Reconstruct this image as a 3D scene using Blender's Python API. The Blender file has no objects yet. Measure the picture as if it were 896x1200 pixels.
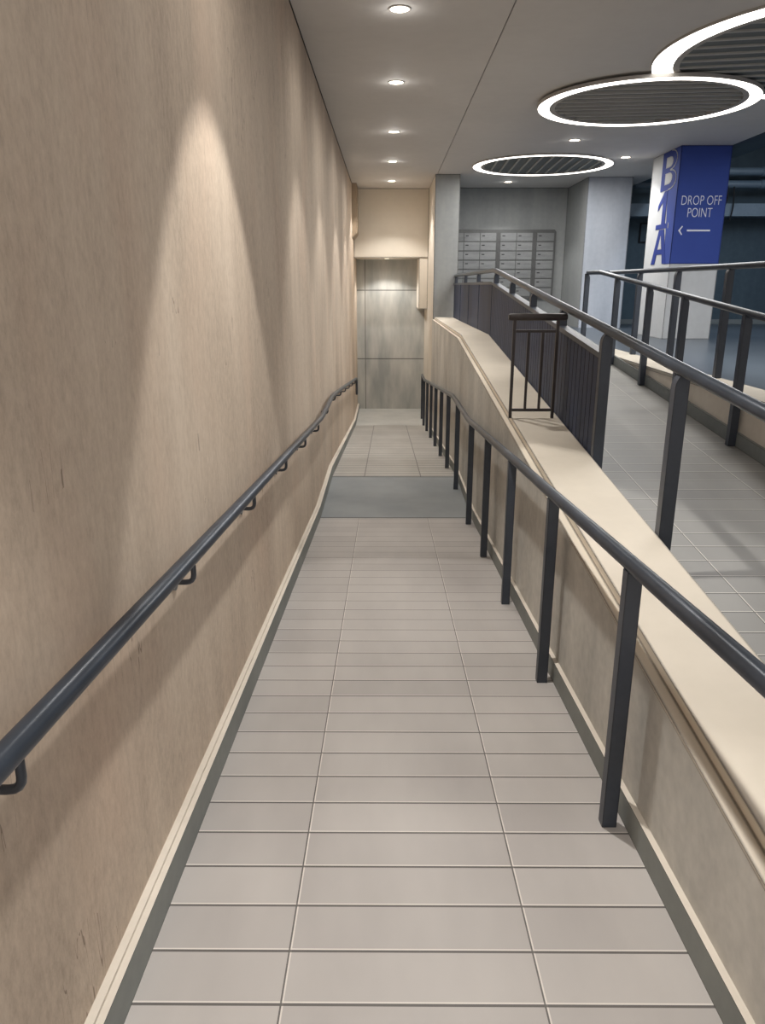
import bpy, bmesh, math, random
from mathutils import Vector, Matrix
random.seed(4)
sc = bpy.context.scene
COL = sc.collection
H = 1.55            # eye height
CEIL = 3.36

# ------------------------------------------------------------------ colour / materials
def lin(c):
    return tuple((v/255/12.92 if v/255 <= .04045 else ((v/255+.055)/1.055)**2.4) for v in c)
def rgba(c): return lin(c)+(1,)

class NT:
    def __init__(s, name):
        s.m = bpy.data.materials.new(name); s.m.use_nodes = True
        s.t = s.m.node_tree; s.n = s.t.nodes; s.l = s.t.links
        s.b = s.n['Principled BSDF']
    def node(s, typ, **kw):
        n = s.n.new(typ)
        for k, v in kw.items(): setattr(n, k, v)
        return n
    def link(s, a, b): s.l.new(a, b)
    def math(s, op, a, b=None, clamp=False):
        n = s.n.new('ShaderNodeMath'); n.operation = op; n.use_clamp = clamp
        for i, v in enumerate((a, b)):
            if v is None: continue
            if isinstance(v, (int, float)): n.inputs[i].default_value = v
            else: s.link(v, n.inputs[i])
        return n.outputs[0]
    def mix(s, f, a, b, blend='MIX'):
        n = s.n.new('ShaderNodeMix'); n.data_type = 'RGBA'; n.blend_type = blend
        for i, v in ((0, f), (6, a), (7, b)):
            if isinstance(v, (int, float)): n.inputs[i].default_value = v
            elif isinstance(v, tuple): n.inputs[i].default_value = v
            else: s.link(v, n.inputs[i])
        return n.outputs[2]
    def noise(s, vec, scale, detail=4, rough=.55):
        n = s.n.new('ShaderNodeTexNoise'); n.inputs['Scale'].default_value = scale
        n.inputs['Detail'].default_value = detail; n.inputs['Roughness'].default_value = rough
        s.link(vec, n.inputs['Vector']); return n.outputs['Fac']
    def ramp(s, f, stops):
        n = s.n.new('ShaderNodeValToRGB'); e = n.color_ramp.elements
        while len(e) < len(stops): e.new(.5)
        for i, (p, c) in enumerate(stops):
            e[i].position = p; e[i].color = c if len(c) == 4 else rgba(c)
        s.link(f, n.inputs[0]); return n.outputs[0]
    def pos(s):
        return s.n.new('ShaderNodeNewGeometry').outputs['Position']
    def scaled(s, vec, sc_):
        n = s.n.new('ShaderNodeMapping'); n.inputs['Scale'].default_value = sc_
        s.link(vec, n.inputs['Vector']); return n.outputs[0]
    def xyz(s, vec):
        n = s.n.new('ShaderNodeSeparateXYZ'); s.link(vec, n.inputs[0]); return n.outputs
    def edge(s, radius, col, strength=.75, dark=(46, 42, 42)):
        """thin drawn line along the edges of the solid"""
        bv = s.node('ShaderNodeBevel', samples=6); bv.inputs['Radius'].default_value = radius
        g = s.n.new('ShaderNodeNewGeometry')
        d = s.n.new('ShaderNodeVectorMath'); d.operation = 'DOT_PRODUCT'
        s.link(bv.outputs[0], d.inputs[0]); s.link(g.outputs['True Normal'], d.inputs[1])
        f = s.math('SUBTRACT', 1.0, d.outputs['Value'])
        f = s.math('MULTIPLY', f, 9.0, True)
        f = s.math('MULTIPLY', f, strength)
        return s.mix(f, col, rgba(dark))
    def done(s, col, rough=.6, spec=.3, metal=0):
        if isinstance(col, tuple): s.b.inputs['Base Color'].default_value = col
        else: s.link(col, s.b.inputs['Base Color'])
        s.b.inputs['Roughness'].default_value = rough
        s.b.inputs['Specular IOR Level'].default_value = spec
        s.b.inputs['Metallic'].default_value = metal
        return s.m

def painted(name, a, b, scale=(1, 1, 1), nscale=1.5, edge=0, rough=.65, spec=.2, fine=.25, dark=(46, 42, 42)):
    t = NT(name); p = t.pos()
    v = t.scaled(p, scale)
    f1 = t.noise(v, nscale, 5); f2 = t.noise(p, nscale*14, 3)
    f = t.math('ADD', t.math('MULTIPLY', f1, 1-fine), t.math('MULTIPLY', f2, fine))
    c = t.ramp(f, [(.34, a), (.66, b)])
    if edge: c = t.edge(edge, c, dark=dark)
    return t.done(c, rough, spec)

def mat_left_wall():
    t = NT('stained_plaster'); p = t.pos()
    big = t.noise(t.scaled(p, (1, .9, .45)), 1.3, 4)
    streak = t.noise(t.scaled(p, (1, 5, .5)), 1.5, 5, .6)
    fine = t.noise(t.scaled(p, (1, 26, 13)), 1.6, 5, .75)
    f = t.math('ADD', t.math('MULTIPLY', big, .45), t.math('MULTIPLY', streak, .2))
    f = t.math('ADD', f, t.math('MULTIPLY', fine, .42))
    c = t.ramp(f, [(.40, (170, 155, 140)), (.54, (196, 180, 163)), (.68, (213, 198, 181))])
    pink = t.noise(t.scaled(p, (1, 1.4, .7)), 1.3, 3)
    c = t.mix(t.math('MULTIPLY', t.math('SUBTRACT', pink, .5, True), 1.0, True), c, rgba((208, 178, 156)))
    # a few hairline scratches
    w = t.noise(t.scaled(p, (1, 26, 2.2)), 1.0, 2, .4)
    gate = t.noise(t.scaled(p, (1, 1.1, 1.7)), 1.9, 1)
    ln = t.math('LESS_THAN', t.math('ABSOLUTE', t.math('SUBTRACT', w, .5)), .006)
    g = t.math('GREATER_THAN', gate, .63)
    c = t.mix(t.math('MULTIPLY', t.math('MULTIPLY', ln, g), .55), c, rgba((90, 74, 64)))
    return t.done(c, .8, .12)

def mat_tiles(name, x0, xw, y0, yw, a, b, rough=.42, dw=.04, lw=.035, xl=1.0):
    """long tiles, a joint at x0 + k*xw and at y0 + k*yw: pale grout with a dark arris beside it"""
    t = NT(name); p = t.pos(); o = t.xyz(p)
    ux = t.math('FRACT', t.math('DIVIDE', t.math('SUBTRACT', o[0], x0-20*xw), xw))
    uy = t.math('FRACT', t.math('DIVIDE', t.math('SUBTRACT', o[1], y0-40*yw), yw))
    cx = t.math('FLOOR', t.math('DIVIDE', t.math('SUBTRACT', o[0], x0-20*xw), xw))
    cy = t.math('FLOOR', t.math('DIVIDE', t.math('SUBTRACT', o[1], y0-40*yw), yw))
    cmb = t.n.new('ShaderNodeCombineXYZ'); t.link(cx, cmb.inputs[0]); t.link(cy, cmb.inputs[1])
    wn = t.node('ShaderNodeTexWhiteNoise', noise_dimensions='2D'); t.link(cmb.outputs[0], wn.inputs['Vector'])
    n = t.noise(t.scaled(p, (2, .7, 1)), 1.1, 4)
    f = t.math('ADD', t.math('MULTIPLY', n, .8), t.math('MULTIPLY', wn.outputs['Value'], .2))
    c = t.ramp(f, [(.3, a), (.7, b)])
    def band(u, lo, hi):
        return t.math('MULTIPLY', t.math('GREATER_THAN', u, lo), t.math('LESS_THAN', u, hi))
    dk = t.math('MAXIMUM', band(uy, .0, dw), band(ux, .0, .007*xl))
    lt = t.math('MAXIMUM', band(uy, dw, dw+lw), band(ux, .007*xl, .0135))
    c = t.mix(t.math('MULTIPLY', lt, .75), c, rgba((226, 220, 212)))
    c = t.mix(t.math('MULTIPLY', dk, .8), c, rgba((66, 62, 60)))
    return t.done(c, rough, .3)

def mat_end_wall():
    t = NT('panelled_concrete'); p = t.pos(); o = t.xyz(p)
    n = t.noise(t.scaled(p, (3, 1, .7)), 1.4, 5)
    c = t.ramp(n, [(.3, (160, 162, 160)), (.7, (202, 201, 195))])
    def ln(v, at, w): return t.math('LESS_THAN', t.math('ABSOLUTE', t.math('SUBTRACT', v, at)), w)
    m = t.math('MAXIMUM', t.math('MAXIMUM', ln(o[2], 1.46, .011), ln(o[2], .0, .011)), ln(o[0], -.47, .008))
    c = t.mix(t.math('MULTIPLY', m, .7), c, rgba((64, 62, 60)))
    return t.done(c, .7, .2)

def mat_slab():
    t = NT('smooth_grey_slab'); p = t.pos(); o = t.xyz(p)
    c = t.ramp(t.noise(p, 1.6, 4), [(.34, (128, 132, 134)), (.66, (144, 147, 148))])
    m = t.math('MAXIMUM', t.math('LESS_THAN', o[1], 6.675), t.math('GREATER_THAN', o[1], 8.21))
    return t.done(t.mix(t.math('MULTIPLY', m, .75), c, rgba((66, 66, 66))), .6, .25)

def mat_metal(name, c, rough=.35, metal=.0, spec=.5):
    t = NT(name); p = t.pos(); n = t.noise(p, 9, 3)
    a = tuple(v*.88 for v in c)
    return t.done(t.ramp(n, [(.35, a), (.65, c)]), rough, spec, metal)

def mat_emit(name, c, s):
    t = NT(name); t.b.inputs['Base Color'].default_value = rgba(c)
    t.b.inputs['Emission Color'].default_value = rgba(c); t.b.inputs['Emission Strength'].default_value = s
    return t.m

M = dict(
    left=mat_left_wall(),
    low_tile=mat_tiles('pale_ramp_tiles', -.255, .637, 1.541, .1635, (168, 163, 160), (190, 185, 181), dw=.05, lw=.03),
    far_tile=mat_tiles('pale_ramp_tiles_far', -.255, .637, 8.3, .1635, (176, 172, 166), (198, 194, 188), dw=.21, lw=.0, xl=2.6),
    up_tile=mat_tiles('grey_ramp_tiles', 1.48, .64, 2.614, .1590, (132, 131, 128), (150, 148, 144), dw=.05, lw=.03),
    slab=mat_slab(),
    pale_slab=painted('pale_screed', (176, 176, 172), (196, 195, 190)),
    ceil=painted('grey_ceiling_paint', (206, 203, 200), (216, 213, 210), nscale=.6),
    seam=painted('sealant_and_shadow_line', (40, 38, 38), (50, 48, 47)),
    conc=painted('worn_concrete', (172, 170, 164), (210, 206, 198), scale=(1, 1.6, .8), nscale=1.5, fine=.3),
    cream=painted('cream_render', (214, 205, 190), (230, 221, 206), nscale=1.1, edge=.014, fine=.12),
    warm=painted('warm_cream_paint', (216, 208, 195), (230, 222, 209), nscale=.8, edge=.035, fine=.1),
    base=painted('grey_baseboard', (124, 127, 125), (142, 145, 141), scale=(1, 1, 1), nscale=1.6, edge=.009),
    base_top=painted('pale_baseboard_cap', (204, 196, 184), (220, 212, 200)),
    grey=painted('grey_wall_paint', (140, 143, 144), (160, 162, 161), scale=(3, 1, .4), nscale=.9, edge=.034),
    pier=painted('cool_white_paint', (170, 176, 186), (192, 197, 206), scale=(3, 1, .4), nscale=.9, edge=.034),
    pillar=painted('pillar_white_paint', (186, 188, 190), (202, 204, 206), scale=(3, 1, .4), nscale=.9, edge=.028),
    blue=painted('sign_blue', (56, 74, 148), (63, 84, 163), nscale=.6, fine=.05, edge=.028, dark=(20, 22, 50)),
    white=painted('sign_white', (222, 226, 240), (232, 235, 246)),
    rail=mat_metal('dark_painted_steel', (66, 73, 84), .3, .2, .6),
    post=painted('dark_post_steel', (56, 62, 72), (66, 72, 83), nscale=3, rough=.42, spec=.5, edge=.008, dark=(16, 16, 20)),
    fence=painted('dark_slat_steel', (32, 41, 62), (48, 60, 88), scale=(1, 2, .5), nscale=3, rough=.5, edge=.012, dark=(18, 18, 22)),
    guard=mat_metal('brown_black_steel', (62, 56, 56), .4, .2, .5),
    steel=painted('brushed_locker_steel', (116, 118, 119), (134, 136, 136), scale=(1, 1, 6), nscale=3, rough=.4, spec=.5, edge=.006),
    steel2=painted('locker_frame_steel', (78, 79, 79), (92, 93, 93), rough=.4, spec=.5, edge=.008),
    dark=painted('dark_fitting', (30, 30, 32), (40, 40, 42)),
    garage=painted('garage_dark_wall', (62, 75, 85), (78, 93, 103), scale=(2, 1, .4), nscale=.8),
    gfloor=painted('garage_floor_coating', (62, 70, 79), (76, 84, 93), nscale=.7, rough=.3, spec=.5),
    pipe=painted('painted_service_pipe', (92, 108, 122), (110, 126, 140), rough=.4, spec=.5),
    louver=painted('louvre_metal', (176, 176, 172), (188, 188, 184), nscale=2),
    void=painted('louvre_void', (104, 109, 110), (116, 121, 122)),
    rim=painted('light_trim', (170, 166, 162), (182, 178, 174)),
    lamp=mat_emit('warm_lamp_lens', (255, 240, 214), 9.0),
    ring=mat_emit('ring_diffuser', (255, 250, 240), 5.0),
)

# ------------------------------------------------------------------ mesh helpers
def link(name, bm, mats, parent=None, smooth=False):
    if not isinstance(mats, (list, tuple)): mats = [mats]
    me = bpy.data.meshes.new(name)
    if parent is not None:
        bmesh.ops.translate(bm, verts=bm.verts, vec=-ORG[parent.name])
    bmesh.ops.recalc_face_normals(bm, faces=bm.faces)
    bm.to_mesh(me); bm.free()
    for m in mats: me.materials.append(m)
    if smooth:
        for p in me.polygons: p.use_smooth = True
        try: me.set_sharp_from_angle(angle=math.radians(40))
        except Exception: pass
    o = bpy.data.objects.new(name, me); COL.objects.link(o)
    if parent is not None:
        o.parent = parent
        ORG[o.name] = ORG[parent.name]
    else:
        ORG[o.name] = Vector((0, 0, 0))
    return o
ORG = {}

def thing(name, label, cat, loc=(0, 0, 0), group=None):
    o = bpy.data.objects.new(name, None); COL.objects.link(o)
    o.empty_display_size = .1; o.location = loc
    o['label'] = label; o['category'] = cat
    if group: o['group'] = group
    ORG[o.name] = Vector(loc)
    return o

def tag(o, label, cat, group=None, kind=None):
    o['label'] = label; o['category'] = cat
    if group: o['group'] = group
    if kind: o['kind'] = kind
    return o

def struct(name, bm, mats, label, cat, smooth=False):
    return tag(link(name, bm, mats, None, smooth), label, cat, kind='structure')

def box(bm, x0, x1, y0, y1, z0, z1, mi=0):
    vs = [bm.verts.new((x, y, z)) for x in (x0, x1) for y in (y0, y1) for z in (z0, z1)]
    q = [(0, 1, 3, 2), (4, 6, 7, 5), (0, 4, 5, 1), (2, 3, 7, 6), (0, 2, 6, 4), (1, 5, 7, 3)]
    for f in q:
        fc = bm.faces.new([vs[i] for i in f]); fc.material_index = mi
    return vs

def strip(bm, prof, x0, x1, lo, hi, mi=0, mi_top=None):
    """a bar between x0 and x1 that follows the (y, z) profile, from z+lo to z+hi; lo/hi may be callables of (y, z) -> absolute z"""
    L = lambda y, z: lo(y, z) if callable(lo) else z+lo
    Hh = lambda y, z: hi(y, z) if callable(hi) else z+hi
    rings = []
    for y, z in prof:
        rings.append([bm.verts.new(v) for v in ((x0, y, L(y, z)), (x1, y, L(y, z)), (x1, y, Hh(y, z)), (x0, y, Hh(y, z)))])
    for a, b in zip(rings, rings[1:]):
        for i in range(4):
            f = bm.faces.new([a[i], a[(i+1) % 4], b[(i+1) % 4], b[i]]); f.material_index = mi
            if i == 2 and mi_top is not None: f.material_index = mi_top
    for r in (rings[0], rings[-1]):
        f = bm.faces.new(r); f.material_index = mi

def prism(bm, pts, a, b, axis, mi=0):
    """polygon pts extruded along axis from a to b; pts are the two other coordinates in xyz order"""
    def mk(p, t):
        return {'x': (t, p[0], p[1]), 'y': (p[0], t, p[1]), 'z': (p[0], p[1], t)}[axis]
    A = [bm.verts.new(mk(p, a)) for p in pts]; B = [bm.verts.new(mk(p, b)) for p in pts]
    n = len(pts)
    fs = [bm.faces.new(A), bm.faces.new(B)]
    for i in range(n): fs.append(bm.faces.new([A[i], A[(i+1) % n], B[(i+1) % n], B[i]]))
    for f in fs: f.material_index = mi

def fillet(pts, r, n=5):
    """round the inner corners of a polyline"""
    P = [Vector(p) for p in pts]; out = [P[0]]
    for i in range(1, len(P)-1):
        a, b, c = P[i-1], P[i], P[i+1]
        d1, d2 = (a-b), (c-b)
        k = min(r, d1.length*.45, d2.length*.45)
        s, e = b+d1.normalized()*k, b+d2.normalized()*k
        for j in range(n+1):
            t = j/n; out.append(s*(1-t)**2 + b*2*t*(1-t) + e*t*t)
    out.append(P[-1]); return out

def tube(bm, pts, r, seg=14, mi=0, sub=None):
    P = [Vector(p) for p in pts]; n = len(P); rings = []
    up = None
    for i, p in enumerate(P):
        t = ((P[i+1]-p).normalized() if i < n-1 else Vector()) + ((p-P[i-1]).normalized() if i else Vector())
        t.normalize()
        if up is None:
            up = Vector((0, 0, 1)) if abs(t.z) < .9 else Vector((1, 0, 0))
        s = t.cross(up).normalized(); u = s.cross(t).normalized(); up = u
        rings.append([bm.verts.new(p + s*math.cos(k*2*math.pi/seg)*r + u*math.sin(k*2*math.pi/seg)*r) for k in range(seg)])
    for a, b in zip(rings, rings[1:]):
        for k in range(seg):
            bm.faces.new([a[k], a[(k+1) % seg], b[(k+1) % seg], b[k]]).material_index = mi
    # domed ends
    for rg, c, o in ((rings[0], P[0], (P[0]-P[1]).normalized()), (rings[-1], P[-1], (P[-1]-P[-2]).normalized())):
        in_ = [bm.verts.new(c + (v.co-c)*.7 + o*r*.45) for v in rg]
        for k in range(seg):
            bm.faces.new([rg[k], rg[(k+1) % seg], in_[(k+1) % seg], in_[k]]).material_index = mi
        bm.faces.new(in_).material_index = mi

def annulus(bm, c, r0, r1, z0, z1, seg=96, mi=0):
    rs = []
    for k in range(seg):
        a = 2*math.pi*k/seg; d = (math.cos(a), math.sin(a))
        rs.append([bm.verts.new((c[0]+d[0]*r, c[1]+d[1]*r, z)) for r, z in ((r0, z0), (r1, z0), (r1, z1), (r0, z1))])
    for k in range(seg):
        a, b = rs[k], rs[(k+1) % seg]
        for i in range(4): bm.faces.new([a[i], b[i], b[(i+1) % 4], a[(i+1) % 4]]).material_index = mi

def disc(bm, c, r, z0, z1, seg=48, mi=0):
    prism(bm, [(c[0]+r*math.cos(2*math.pi*k/seg), c[1]+r*math.sin(2*math.pi*k/seg)) for k in range(seg)], z0, z1, 'z', mi)

def N(): return bmesh.new()

# ------------------------------------------------------------------ profiles (y, z)
Y0 = -.6
S1, S2, SU = .078, .0905, .087
def low_z(y):
    if y < 6.65: return -S1*y
    if y < 8.25: return -.519
    if y < 14.8: return -.519 - S2*(y-8.25)
    return -.519 - S2*6.55
YT = 8.8
def up_z(y): return .05 + SU*min(y, YT)
LAND = up_z(YT)
LOW = [(y, low_z(y)) for y in (Y0, 6.65, 8.25, 14.8, 16.9)]
UP = [(y, up_z(y)) for y in (Y0, YT, 15.7)]
XL, XR = -.65, .81          # faces of the left wall and of the dividing wall

# ------------------------------------------------------------------ setting
bm = N()
box(bm, XL-.25, XL, Y0, 17.2, -1.6, CEIL+.1)
struct('wall_left', bm, M['left'], 'tall stained beige plaster wall along the left side of the ramp', 'wall')

bm = N()
strip(bm, [(y, low_z(y)) for y in (Y0, 6.65)], XL, XR, -.25, 0, 0)
strip(bm, [(y, low_z(y)) for y in (6.65, 8.25)], XL, XR, -.25, 0, 1)
strip(bm, [(y, low_z(y)) for y in (8.25, 14.8)], XL, XR, -.25, 0, 3)
strip(bm, [(y, low_z(y)) for y in (14.8, 17.2)], XL, XR, -.25, 0, 2)
struct('floor', bm, [M['low_tile'], M['slab'], M['pale_slab'], M['far_tile']], 'pale tiled lower ramp with grey landing going down beside the left wall', 'floor')

bm = N()
strip(bm, LOW, XL, XL+.038, 0, .112, 0, 1)
strip(bm, LOW, XL, XL+.020, .1125, .122, 1)
struct('baseboard_left', bm, [M['base'], M['base_top']], 'grey baseboard with pale top along the stained beige wall', 'baseboard')
bm = N()
LR = [(y, low_z(y)) for y in (Y0, 6.65, 8.25, 13.7)]
strip(bm, LR, XR-.020, XR, 0, .10, 0, 1)
struct('baseboard_right', bm, [M['base'], M['base_top']], 'grey baseboard at the foot of the dividing wall of the lower ramp', 'baseboard')

# dividing wall between the two ramps: concrete body, pale ledge, raised cream capping
CAPW = 1.168
def ledge_z(y): return .212 + SU*min(y, YT)
def cap_z(y): return .25 + SU*min(y, YT)
DIV = [(y, 0) for y in (Y0, 6.65, 8.25, YT, 13.775)]
bm = N()
strip(bm, [(y, low_z(y)) for y, _ in DIV], XR, CAPW, -.25, lambda y, z: ledge_z(y)-.004, 0, 1)
struct('wall_divider', bm, [M['conc'], M['base_top']], 'worn concrete dividing wall between the lower and the upper ramp', 'wall')
bm = N()
strip(bm, DIV, XR-.001, XR+.044, lambda y, z: ledge_z(y)-.012, lambda y, z: ledge_z(y), 0)
strip(bm, DIV, XR+.040, CAPW+.002, lambda y, z: ledge_z(y)-.0035, lambda y, z: cap_z(y), 0)
struct('trim_1', bm, [M['cream']], 'wide cream capping on top of the dividing wall', 'wall capping')

# upper ramp
bm = N()
strip(bm, [(y, up_z(y)) for y in (Y0, YT)], CAPW, 2.42, -.25, 0, 0)
strip(bm, [(y, up_z(y)) for y in (YT, 15.7)], CAPW, 2.42, -.25, 0, 1)
struct('floor_upper', bm, [M['up_tile'], M['gfloor']], 'grey tiled upper ramp rising behind the dividing wall', 'floor')
bm = N()
box(bm, 2.70, 14, Y0, 16, LAND-.3, LAND)
box(bm, 2.42, 2.70, 9.5, 16, LAND-.3, LAND)
struct('floor_platform', bm, M['gfloor'], 'dark blue-grey coated floor around the blue sign pillar', 'floor')
KT = LAND+.022
bm = N()
strip(bm, [(y, 0) for y in (Y0, YT)], 2.42, 2.70, lambda y, z: -.5, lambda y, z: KT-.03, 0)
box(bm, 2.42, 2.70, YT, 9.5, -.5, KT-.03)
struct('wall_kerb', bm, [painted('kerb_render', (214, 203, 188), (232, 222, 208), nscale=1.2)], 'low cream wall on the far side of the upper ramp', 'wall')
bm = N()
box(bm, 2.412, 2.70, Y0, 9.5, KT-.03, KT)
struct('trim_2', bm, [painted('kerb_capping', (182, 174, 161), (196, 188, 175), edge=.012)], 'thin cream capping on the low wall beyond the upper ramp', 'wall capping')
bm = N()
strip(bm, [(y, up_z(y)) for y in (Y0, 8.2)], 2.398, 2.42, 0, .095, 0)
struct('baseboard_upper', bm, [M['base']], 'grey baseboard along the far side of the upper ramp', 'baseboard')

# ceiling with one open seam, stepping back where the garage begins
bm = N()
box(bm, XL, .851, Y0, 17.2, CEIL, CEIL+.2)
box(bm, .859, 4.64, Y0, 15.9, CEIL, CEIL+.2)
box(bm, .851, .859, Y0, 13.775, CEIL+.012, CEIL+.2, 1)
struct('ceiling', bm, [M['ceil'], M['seam']], 'flat grey ceiling with a single straight seam', 'ceiling')
bm = N(); box(bm, 4.641, 7.2, Y0, 9.2, CEIL, CEIL+.2)
struct('ceiling_extension', bm, [M['ceil']], 'grey ceiling above the largest ring light', 'ceiling')
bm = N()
box(bm, XL, XL+.007, Y0, 14.9, CEIL-.007, CEIL)  # thin dark strip drawn in as the shadow line of this corner
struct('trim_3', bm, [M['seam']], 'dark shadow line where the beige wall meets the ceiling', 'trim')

# far end of the lower corridor
bm = N(); box(bm, XL, XR+.6, 16.9, 17.2, -1.6, CEIL)
struct('wall_end', bm, mat_end_wall(), 'grey panelled concrete wall closing the lower corridor', 'wall')
bm = N(); box(bm, XL, .822, 15.7, 16.9, 2.09, CEIL)
struct('wall_bulkhead', bm, M['warm'], 'cream bulkhead hanging above the end of the corridor', 'bulkhead')
bm = N()
box(bm, .822, 1.245, 13.775, 16.9, -1.6, CEIL)
for f in bm.faces:
    f.normal_update()
    if f.calc_center_median().x < .83: f.material_index = 1
struct('wall_right', bm, [M['grey'], M['warm']], 'grey wall end standing on the cream capping beside the corridor', 'wall')
bm = N()
box(bm, .645, .822, 15.72, 16.9, 1.10, 2.09)
struct('trim_4', bm, M['warm'], 'cream boxed casing under the bulkhead on the right side of the corridor', 'boxing')
bm = N()
prism(bm, [(XL, CEIL), (-.56, CEIL), (-.56, 2.52), (-.575, 2.49), (XL, 2.40)], 14.9, 15.7, 'y')
struct('trim_5', bm, painted('taupe_boxing', (158, 142, 122), (172, 156, 136), edge=.014), 'beige boxed casing high on the left wall beside the bulkhead', 'boxing')

# mailbox hall and pier
bm = N(); box(bm, 1.245, 3.5, 15.62, 15.9, LAND-.3, CEIL)
struct('wall_back', bm, M['grey'], 'grey wall behind the bank of mailboxes', 'wall')
bm = N()
box(bm, 3.5, 4.27, 14.12, 15.9, LAND-.3, CEIL)
for f in bm.faces:
    if f.calc_center_median().x < 3.51: f.material_index = 1
struct('wall_pier', bm, [M['pier'], M['grey']], 'cool white pier to the right of the mailboxes', 'wall')

# garage beyond
bm = N(); box(bm, 4.27, 14, 15.6, 15.9, LAND-.3, 4.6)
box(bm, 4.27, 14, 15.585, 15.6, LAND, LAND+.09, 1)
struct('wall_garage', bm, [M['garage'], M['void']], 'dark blue-grey garage wall behind the pipes', 'wall')
bm = N(); box(bm, 13.7, 14, Y0, 15.6, LAND-.3, 4.6)
struct('wall_garage_side', bm, M['garage'], 'dark side wall of the garage', 'wall')
bm = N(); box(bm, 4.64, 14, 9.2, 15.9, 4.5, 4.7); box(bm, 7.2, 14, Y0, 9.2, 4.5, 4.7)
struct('ceiling_garage', bm, M['garage'], 'dark high ceiling over the garage', 'ceiling')
bm = N(); box(bm, 4.645, 5.12, 9.2, 14.9, CEIL-.002, CEIL+.5)
struct('trim_6', bm, M['garage'], 'dark beam along the edge of the grey ceiling', 'beam')

# ------------------------------------------------------------------ rails
R_ = .0235
def post_bar(x0, x1, y, z0, z1, d=.045):
    b = N(); box(b, x0, x1, y-d/2, y+d/2, z0, z1); return b
def post_round(x0, x1, y, z0, z1, d=.045, side=-1):
    """flat bar whose upper corner is rounded off on one side"""
    r = (x1-x0)*.8; pts = [(x0, z0), (x1, z0)]
    arc = [(x0+r-r*math.cos(a), z1-r*1.3+r*1.3*math.sin(a)) for a in [i*math.pi/2/6 for i in range(7)]]
    if side < 0: pts += [(x1, z1)] + arc[::-1]
    else:
        arc = [(x0+x1-a, b) for a, b in arc]; pts += arc + [(x0, z1)]
    b = N(); prism(b, pts, y-d/2, y+d/2, 'y'); return b

# wall handrail (left)
t = thing('wall_handrail', 'dark round handrail on brackets along the stained beige wall', 'handrail', (-.59, 1, low_z(1)))
xr = -.588
pts = fillet([(xr, .12, low_z(.12)+.93), (xr, 6.75, low_z(6.65)+.93-.005), (xr, 8.2, low_z(8.2)+.925), (xr, 14.55, low_z(14.55)+.93), (xr, 14.75, low_z(14.8)+.91), (xr, 14.8, low_z(14.8)+.62)], .16)
bm = N(); tube(bm, pts, R_, 16); link('rail', bm, M['rail'], t, True)
for y in (1.03, 2.13, 3.20, 4.28, 5.34, 6.40, 7.45, 8.55, 9.65, 10.75, 11.85, 12.95, 14.05):
    z = low_z(y)+.925
    bm = N()
    tube(bm, fillet([(xr, y, z-.008), (xr, y, z-.078), (XL+.004, y, z-.078)], .03, 4), .0085, 10)
    br = link('bracket', bm, M['rail'], t, True)
    bm = N()
    prism(bm, [(y+.026*math.cos(a), z-.078+.026*math.sin(a)) for a in [k*math.pi/8 for k in range(16)]], XL, XL+.006, 'x')
    link('fixing_plate', bm, M['rail'], br)

# lower ramp railing (right side of the lower ramp)
xq = .736
t = thing('ramp_railing', 'dark railing with square posts standing on the pale tiled lower ramp', 'railing', (xq, 2.09, low_z(2.09)))
pts = fillet([(xq, .15, low_z(.15)+.915), (xq, 6.7, low_z(6.65)+.915), (xq, 8.3, low_z(8.3)+.905), (xq, 14.8, low_z(14.8)+.90), (xq, 15.6, low_z(15.6)+.90)], .2)
bm = N(); tube(bm, pts, R_+.001, 16); link('handrail', bm, M['rail'], t, True)
for y in (1.0, 2.089, 3.177, 4.282, 5.349, 6.419, 7.70, 8.90, 10.05, 11.2, 12.4, 13.6, 14.75, 15.57):
    if y < 6.7: z1 = low_z(y)+.90
    elif y < 8.4: z1 = low_z(y)+.895
    else: z1 = low_z(y)+.885
    link('post', post_bar(xq-.0235, xq+.0235, y, low_z(y), z1, .042), M['post'], t)

# upper ramp railing with slatted infill
xu = 1.205
t = thing('slatted_railing', 'dark railing with dense slatted infill beside the cream capping', 'railing', (xu, 3.09, up_z(3.09)))
RH = .905
pts = fillet([(xu, 1.2, up_z(1.2)+RH), (xu, YT-.05, up_z(YT)+RH-.004), (xu+.005, 13.77, LAND+RH)], .18)
bm = N(); tube(bm, pts, R_+.002, 16); link('handrail', bm, M['rail'], t, True)
for y in (2.0, 3.09, 4.20):
    link('post', post_round(xu-.032, xu+.026, y, up_z(y), up_z(y)+RH-.012, .05), M['post'], t)
for y in (5.3, 6.4, 7.5, 8.62, 10.3, 12.0, 13.6):
    link('post', post_round(xu-.026, xu+.026, y, up_z(y), up_z(y)+RH-.012, .05), M['post'], t)
bm = N()
strip(bm, [(4.226, up_z(4.226)), (YT, LAND), (13.77, LAND)], xu-.031, xu+.031, RH-.155, RH-.125, 0)
link('infill_rail', bm, M['post'], t)
y = 4.236; k = 0
while y < 8.70:
    bm = N()
    strip(bm, [(y, up_z(y)), (y+.086, up_z(y+.086))], xu-.030, xu-.004, .02, RH-.156)
    link('slat', bm, M['fence'], t)
    y += .0935
y = 8.75
while y < 13.7:
    y1 = min(y+1.2, 13.77)
    bm = N(); box(bm, xu-.030, xu-.004, y, y1-.02, LAND+.02, LAND+RH-.156)
    link('infill_panel', bm, M['fence'], t)
    y += 1.24

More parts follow.
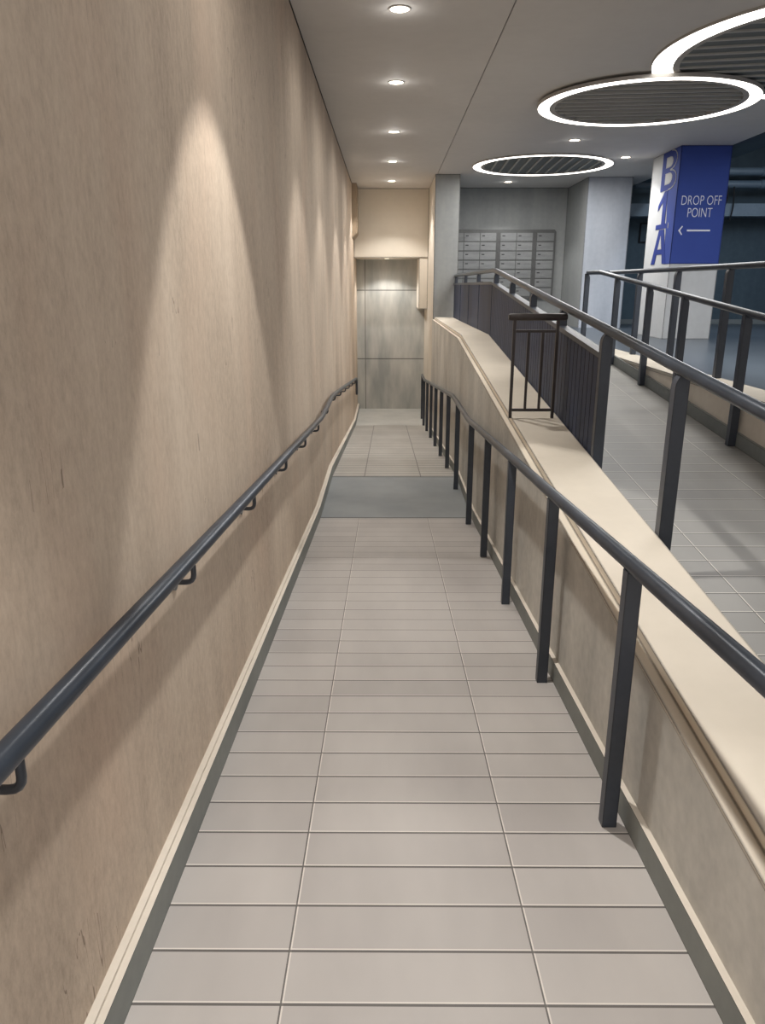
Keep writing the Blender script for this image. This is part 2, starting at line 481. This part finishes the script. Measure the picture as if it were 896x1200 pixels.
# small guard frame standing across the cream capping
yg = 5.06; zg = cap_z(yg)
t = thing('guard_frame', 'small brown-black barred guard frame standing across the cream capping', 'guard rail', (.98, yg, zg))
bm = N(); tube(bm, [(.808, yg, zg+.665), (xu-.034, yg, zg+.665)], .024, 14); link('top_rail', bm, M['guard'], t, True)
for x in (.838, 1.122):
    b = N(); box(b, x-.0095, x+.0095, yg-.0095, yg+.0095, zg, zg+.648); link('post', b, M['guard'], t)
for z in (.055, .575):
    b = N(); box(b, .849, 1.111, yg-.008, yg+.008, zg+z-.009, zg+z+.009); link('crossbar', b, M['guard'], t)
for x in (.935, 1.028):
    b = N(); box(b, x-.008, x+.008, yg-.007, yg+.007, zg+.064, zg+.566); link('bar', b, M['guard'], t)

# railing on the far side of the upper ramp, folding back along the platform edge
xa, xb = 2.375, 2.665
t = thing('folded_railing', 'dark railing folding back at the top of the upper ramp before the blue pillar', 'railing', (xa, 6.2, up_z(6.2)))
zt = 1.700
sl = SU
pts = [(xa, 2.4, up_z(2.4)+.885), (xa, 8.75, up_z(8.75)+.885), (xa, 9.32, zt), (xb, 9.38, zt), (xb, 3.2, zt-.01)]
bm = N(); tube(bm, fillet(pts, .05, 5), R_, 14); link('handrail', bm, M['rail'], t, True)
for y in (2.9, 4.0, 5.10, 6.20, 7.05, 8.07):
    link('post', post_round(xa-.026, xa+.026, y, up_z(y), up_z(y)+.875, .05, 1), M['post'], t)
link('post', post_round(xa-.026, xa+.026, 9.30, LAND, zt-.012, .05, 1), M['post'], t)
for y in (3.96, 5.04, 6.12, 7.2, 8.28):
    link('post', post_round(xb-.026, xb+.026, y, KT, zt-.012, .05, -1), M['post'], t)

# ------------------------------------------------------------------ mailboxes
t = thing('mailbox_bank', 'wide brushed steel mailbox bank on the grey wall, seven rows of doors', 'mailboxes', (2.3, 15.62, 1.3))
bm = N()
yf = 15.56
zb, zt2 = 1.30, 2.60
prism(bm, [(1.26, zb), (3.27, zb), (3.30, zb+.03), (3.30, zt2-.04), (3.27, zt2), (1.26, zt2)], yf, 15.62, 'y')
link('frame', bm, M['steel2'], t)
for x0, x1 in ((2.150, 2.172), (2.186, 2.208), (2.862, 2.884), (2.896, 2.918)):
    b = N(); box(b, x0, x1, yf-.012, yf, zb+.02, zt2-.05); link('divider', b, M['steel2'], t)
rows = 7; z_hi, z_lo = 2.54, 1.335
rh = (z_hi-z_lo)/rows
door = lock = None
for x0, x1 in ((1.275, 1.500), (1.512, 1.818), (1.830, 2.136), (2.224, 2.528), (2.540, 2.846), (2.934, 3.262)):
    for r in range(rows):
        z1 = z_hi-r*rh
        b = N(); box(b, x0, x1, yf-.010, yf, z1-rh+.020, z1)
        d = link('door', b, M['steel'], t)
        b = N(); box(b, x0+.03, x0+.085, yf-.014, yf-.010, z1-.062, z1-.048)
        link('slot', b, M['dark'], d)

# ------------------------------------------------------------------ blue sign pillar
px0, px1, py0, py1 = 3.962, 4.64, 11.07, 12.18
t = thing('sign_pillar', 'square pillar with white base and blue drop off point sign', 'pillar', (4.27, 11.5, LAND))
bm = N(); box(bm, px0, px1, py0, py1, LAND, CEIL); link('shaft', bm, M['pillar'], t)
bm = N(); box(bm, px0-.004, px1+.002, py0-.006, py0, 1.845, CEIL-.004); link('sign_panel', bm, M['blue'], t)
# blue strip on the left face near the front edge
bm = N(); prism(bm, [(py0-.006, 1.845), (11.30, 1.845), (11.50, CEIL-.004), (py0-.006, CEIL-.004)], px0-.004, px0, 'x')
link('sign_band', bm, M['blue'], t)

def text_mesh(body, w, h, cx, cz):
    cu = bpy.data.curves.new('txt', 'FONT'); cu.body = body; cu.align_x = 'LEFT'; cu.resolution_u = 4; cu.offset = -.012
    o = bpy.data.objects.new('txt', cu); COL.objects.link(o)
    dg = bpy.context.evaluated_depsgraph_get(); dg.update()
    me = bpy.data.meshes.new_from_object(o.evaluated_get(dg))
    bpy.data.objects.remove(o); bpy.data.curves.remove(cu)
    b = N(); b.from_mesh(me); bpy.data.meshes.remove(me)
    xs = [v.co.x for v in b.verts]; ys = [v.co.y for v in b.verts]
    ax, bx_, ay, by_ = min(xs), max(xs), min(ys), max(ys)
    for v in b.verts:
        u = (v.co.x-ax)/(bx_-ax)-.5; k = (v.co.y-ay)/(by_-ay)-.5
        v.co = Vector((cx+u*w, py0-.0085, cz+k*h))
    return b
link('sign_lettering', text_mesh('DROP OFF', .545, .118, 4.305, 2.672), M['white'], t)
link('sign_lettering', text_mesh('POINT', .335, .118, 4.300, 2.515), M['white'], t)
bm = N()
prism(bm, [(4.150, 2.273), (4.470, 2.273), (4.470, 2.294), (4.150, 2.294)], py0-.0085, py0-.006, 'y')
prism(bm, [(4.076, 2.345), (4.030, 2.284), (4.076, 2.223), (4.090, 2.232), (4.054, 2.284), (4.090, 2.336)], py0-.0085, py0-.006, 'y')
link('arrow', bm, M['white'], t)

# "B1A" stacked down the left face: u runs from the far edge (0) to the front edge (1)
def F(u, z): return (py1-(py1-py0)*u, z)
def dense(pts, closed=True): return pts
def bowl(x, z0, z1, bulge, n=8):
    zc, rz = (z0+z1)/2, (z1-z0)/2
    return [(x+bulge*math.cos(a), zc+rz*math.sin(a)) for a in [-math.pi/2+math.pi*i/n for i in range(n+1)]]
zB0, zB1 = 2.845, 3.352
B_out = [(.40, zB0)] + bowl(.70, zB0, (zB0+zB1)/2, .235)[0:] + bowl(.70, (zB0+zB1)/2+.005, zB1, .21) + [(.40, zB1)]
h = (zB1-zB0)
B_in1 = [(.54, zB0+.075)] + bowl(.68, zB0+.075, zB0+h*.44, .11) + [(.54, zB0+h*.44)]
B_in2 = [(.54, zB0+h*.58)] + bowl(.68, zB0+h*.58, zB1-.075, .095) + [(.54, zB1-.075)]
ONE = [(.36, 2.335), (.82, 2.335), (.82, 2.400), (.68, 2.400), (.68, 2.835), (.58, 2.835), (.38, 2.660), (.38, 2.585), (.55, 2.700), (.55, 2.400), (.36, 2.400)]
A_out = [(.30, 1.852), (.44, 1.852), (.485, 1.985), (.685, 1.985), (.72, 1.852), (.86, 1.852), (.68, 2.325), (.50, 2.325)]
A_in = [(.515, 2.055), (.655, 2.055), (.59, 2.245)]
bm = N()
for P in (B_out, ONE, A_out): prism(bm, [F(*p) for p in P], px0-.0070, px0-.004+.0005, 'x')
link('level_lettering', bm, M['blue2'] if 'blue2' in M else painted('letter_blue', (44, 60, 134), (50, 68, 146), nscale=.6), t)
bm = N()
for P in (B_in1, B_in2, A_in): prism(bm, [F(*p) for p in P], px0-.0085, px0-.0065, 'x')
link('letter_counter', bm, M['pillar'], t)
def outline(bm, P, w=.016):
    """thin white line round the part of the letter that lies on the blue band"""
    n = len(P)
    for i in range(n):
        a, b = P[i], P[(i+1) % n]
        edge_u = lambda z: 1-(.27+.22*(z-1.845)/1.5)*.0 - (( 11.30+.2*(z-1.845)/1.515)-py0)/(py1-py0)
        if min(a[0]-edge_u(a[1]), b[0]-edge_u(b[1])) < -.04: continue
        A, B = Vector(F(*a)), Vector(F(*b)); d = (B-A)
        if d.length < 1e-5: continue
        nrm = Vector((-d.y, d.x)).normalized()*w/2; e = d.normalized()*w*.3
        prism(bm, [tuple(A-nrm-e), tuple(B-nrm+e), tuple(B+nrm+e), tuple(A+nrm-e)], px0-.0090, px0-.0070, 'x')
bm = N()
for P in (B_out, ONE, A_out): outline(bm, P)
link('letter_outline', bm, M['pillar'], t)

# ------------------------------------------------------------------ garage services
for nm, z, r, lab in (('service_pipe', 3.585, .072, 'upper pale blue service pipe under the garage ceiling'),
                      ('service_pipe', 3.365, .070, 'lower pale blue service pipe crossing behind the blue pillar')):
    bm = N(); tube(bm, [(4.66, 15.2, z), (13.69, 15.2, z)], r, 18)
    o = tag(link(nm, bm, M['pipe'], None, True), lab, 'pipe', 'service pipes in the garage')
    for x in (7.0, 9.2, 11.4):
        bm = N(); prism(bm, [(15.2+(r+.012)*math.cos(k*math.pi/9), z+(r+.012)*math.sin(k*math.pi/9)) for k in range(18)], x-.03, x+.03, 'x')
        link('coupling', bm, M['pipe'], o)
bm = N(); box(bm, 4.28, 13.69, 15.05, 15.55, 2.80, 3.02)
for x in (6, 8, 10, 12): box(bm, x-.02, x+.02, 15.03, 15.56, 2.785, 3.035)
tag(link('ventilation_duct', bm, M['pipe']), 'flat blue-grey ventilation duct below the service pipes', 'duct')
for k, x in enumerate((6.30, 6.42)):
    bm = N()
    tube(bm, fillet([(x, 15.02, 3.30), (x+.02, 15.02, 3.08), (x-.03+.05*k, 15.01, 2.94), (x-.01, 15.02, 2.72)], .1), .014, 8)
    tag(link('hanging_cable', bm, M['dark'], None, True), ('left' if k == 0 else 'right')+' one of two dark cables hanging before the ventilation duct', 'cable', 'cables before the duct')
t = thing('notice_board', 'small dark framed notice on the garage wall beside the white pier', 'notice', (5.04, 15.6, 2.5))
bm = N(); box(bm, 4.93, 5.16, 15.57, 15.6, 2.36, 2.72); link('frame', bm, M['dark'], t)
bm = N(); box(bm, 4.95, 5.14, 15.565, 15.57, 2.38, 2.70); link('sheet', bm, M['garage'], t)

# ------------------------------------------------------------------ lamps
def lamp(name, kind, loc, energy, color, **kw):
    l = bpy.data.lights.new(name, kind); l.energy = energy; l.color = color
    for k, v in kw.items(): setattr(l, k, v)
    o = bpy.data.objects.new(name, l); COL.objects.link(o); o.location = loc
    return o
WARM = (1.0, .965, .915); NEUT = (1.0, .985, .96)
def downlight(x, y, z, label, group, energy, color, angle=74, blend=.35, r=.065):
    t = thing('downlight', label, 'ceiling light', (x, y, z), group)
    bm = N(); annulus(bm, (x, y), r, r+.014, z-.006, z+.0, 40); link('trim_ring', bm, M['rim'], t)
    bm = N(); disc(bm, (x, y), r-.0005, z-.004, z, 40); link('lens', bm, M['lamp'], t)
    lamp('downlight_beam', 'SPOT', (x, y, z-.02), energy, color, spot_size=math.radians(angle), spot_blend=blend, shadow_soft_size=.05)
    # wide spill of the same lens
    lamp('downlight_spill', 'SPOT', (x, y, z-.02), energy*.22, color, spot_size=math.radians(165), spot_blend=.9, shadow_soft_size=.06)
    lamp('lens_halo', 'POINT', (x, y, z-.09), min(energy*.006, .6), color, shadow_soft_size=.03)
g = 'downlights along the lower corridor'
downlight(.085, .35, CEIL, 'round recessed downlight overhead at the start of the lower ramp', g, 150, WARM, 62)
downlight(.085, 3.0, CEIL, 'round recessed downlight over the near part of the lower ramp', g, 210, WARM, 65, .12)
for i, (y, e, lab) in enumerate(((5.88, 90, 'round recessed downlight closest to the top of the photo in the corridor row'),
                    (7.80, 80, 'second glowing downlight from the top of the photo in the corridor row'),
                    (10.12, 110, 'middle downlight of the five in the corridor row'),
                    (12.41, 120, 'fourth downlight from the top of the photo in the corridor row'),
                    (14.63, 100, 'downlight in the corridor ceiling just in front of the cream bulkhead'))):
    downlight(.085, y, CEIL, lab, g, e*1.15, WARM, 108 if y > 14 else 74)
downlight(.0, 16.3, 2.09, 'small downlight in the underside of the cream bulkhead', None, 60, WARM, 120)
downlight(2.20, 14.76, CEIL, 'downlight in front of the mailbox wall', None, 55, NEUT, 110)
downlight(2.43, 10.69, CEIL, 'downlight between the two smaller ring lights', None, 40, NEUT, 110)
downlight(3.50, 12.04, CEIL, 'downlight just left of the blue sign pillar', None, 40, NEUT, 110)

def ring_light(c, R, z, label, slat_ang, pitch, e, thick=.02, lamp_size=None):
    t = thing('ring_downlight', label, 'ceiling light', (c[0], c[1], z), 'round louvred ring lights')
    w = .115*R/1.07
    bm = N(); annulus(bm, c, R-w, R, z-thick, z, 96); 
    for f in bm.faces:
        if f.calc_center_median().z > z-thick+.0005: f.material_index = 1
    link('diffuser', bm, [M['ring'], M['rim']], t)
    bm = N(); annulus(bm, c, R-w-.055, R-w, z-thick, z, 96); link('inner_rim', bm, M['rim'], t)
    bm = N(); annulus(bm, c, R, R+.008, z-thick-.002, z, 96); link('outer_rim', bm, M['rim'], t)
    ri = R-w-.055
    bm = N(); disc(bm, c, ri, z-.003, z, 72); link('louvre_backing', bm, M['void'], t)
    bm = N(); d = -ri+pitch*.6
    ca, sa = math.cos(slat_ang), math.sin(slat_ang)
    while d < ri-.02:
        L = math.sqrt(max(ri*ri-d*d, 0))
        q = [(-L, d-.013), (L, d-.013), (L, d+.013), (-L, d+.013)]
        prism(bm, [(c[0]+a*ca-b*sa, c[1]+a*sa+b*ca) for a, b in q], z-thick*.9, z-.003, 'z')
        d += pitch
    link('louvre', bm, M['louver'], t)
    l = lamp('ring_glow', 'AREA', (c[0], c[1], z-.05), e, NEUT, shape='DISK', size=lamp_size or 2*R)
ring_light((2.42, 12.76), 1.07, CEIL-.001, 'farthest round ring light with diagonal louvres before the mailbox wall', math.radians(88), .155, 75)
zr = CEIL-.05; kf = (zr-H)/(CEIL-H)
ring_light((2.69*kf, 8.70*kf), 1.10*kf, CEIL-.026, 'middle round ring light with crosswise louvres, complete in view', math.radians(-5), .165, 60, .03)
ring_light((3.78, 6.80), 1.58, CEIL-.001, 'largest ring light, cut off by the upper right corner of the view', math.radians(-10), 0.19, 70, .018, 1.5)

o = lamp('garage_fill', 'AREA', (9, 10, 4.3), 150, (.75, .87, 1.0), shape='RECTANGLE', size=4, size_y=4)
o = lamp('garage_fill_near', 'AREA', (5.9, 12.0, 4.3), 55, (.75, .87, 1.0), shape='RECTANGLE', size=.3, size_y=3)  # unseen fill light added to brighten the garage, not a fitting

w = bpy.data.worlds.new('ambient'); sc.world = w; w.use_nodes = True
w.node_tree.nodes['Background'].inputs[0].default_value = rgba((214, 208, 204))
w.node_tree.nodes['Background'].inputs[1].default_value = 1.0

# ------------------------------------------------------------------ camera
cam = bpy.data.cameras.new('camera'); co = bpy.data.objects.new('camera', cam); COL.objects.link(co)
cam.sensor_fit = 'VERTICAL'; cam.sensor_height = 36; cam.lens = 877/1200*36
cam.clip_start = .02; cam.clip_end = 200
th = math.atan(265/877); yaw = math.atan2(5, math.hypot(877, 265))
co.location = (0, 0, H); co.rotation_euler = (math.pi/2-th, 0, yaw)
sc.camera = co
sc.view_settings.view_transform = 'Standard'
sc.view_settings.look = 'None'
sc.view_settings.exposure = .08
sc.cycles.max_bounces = 6
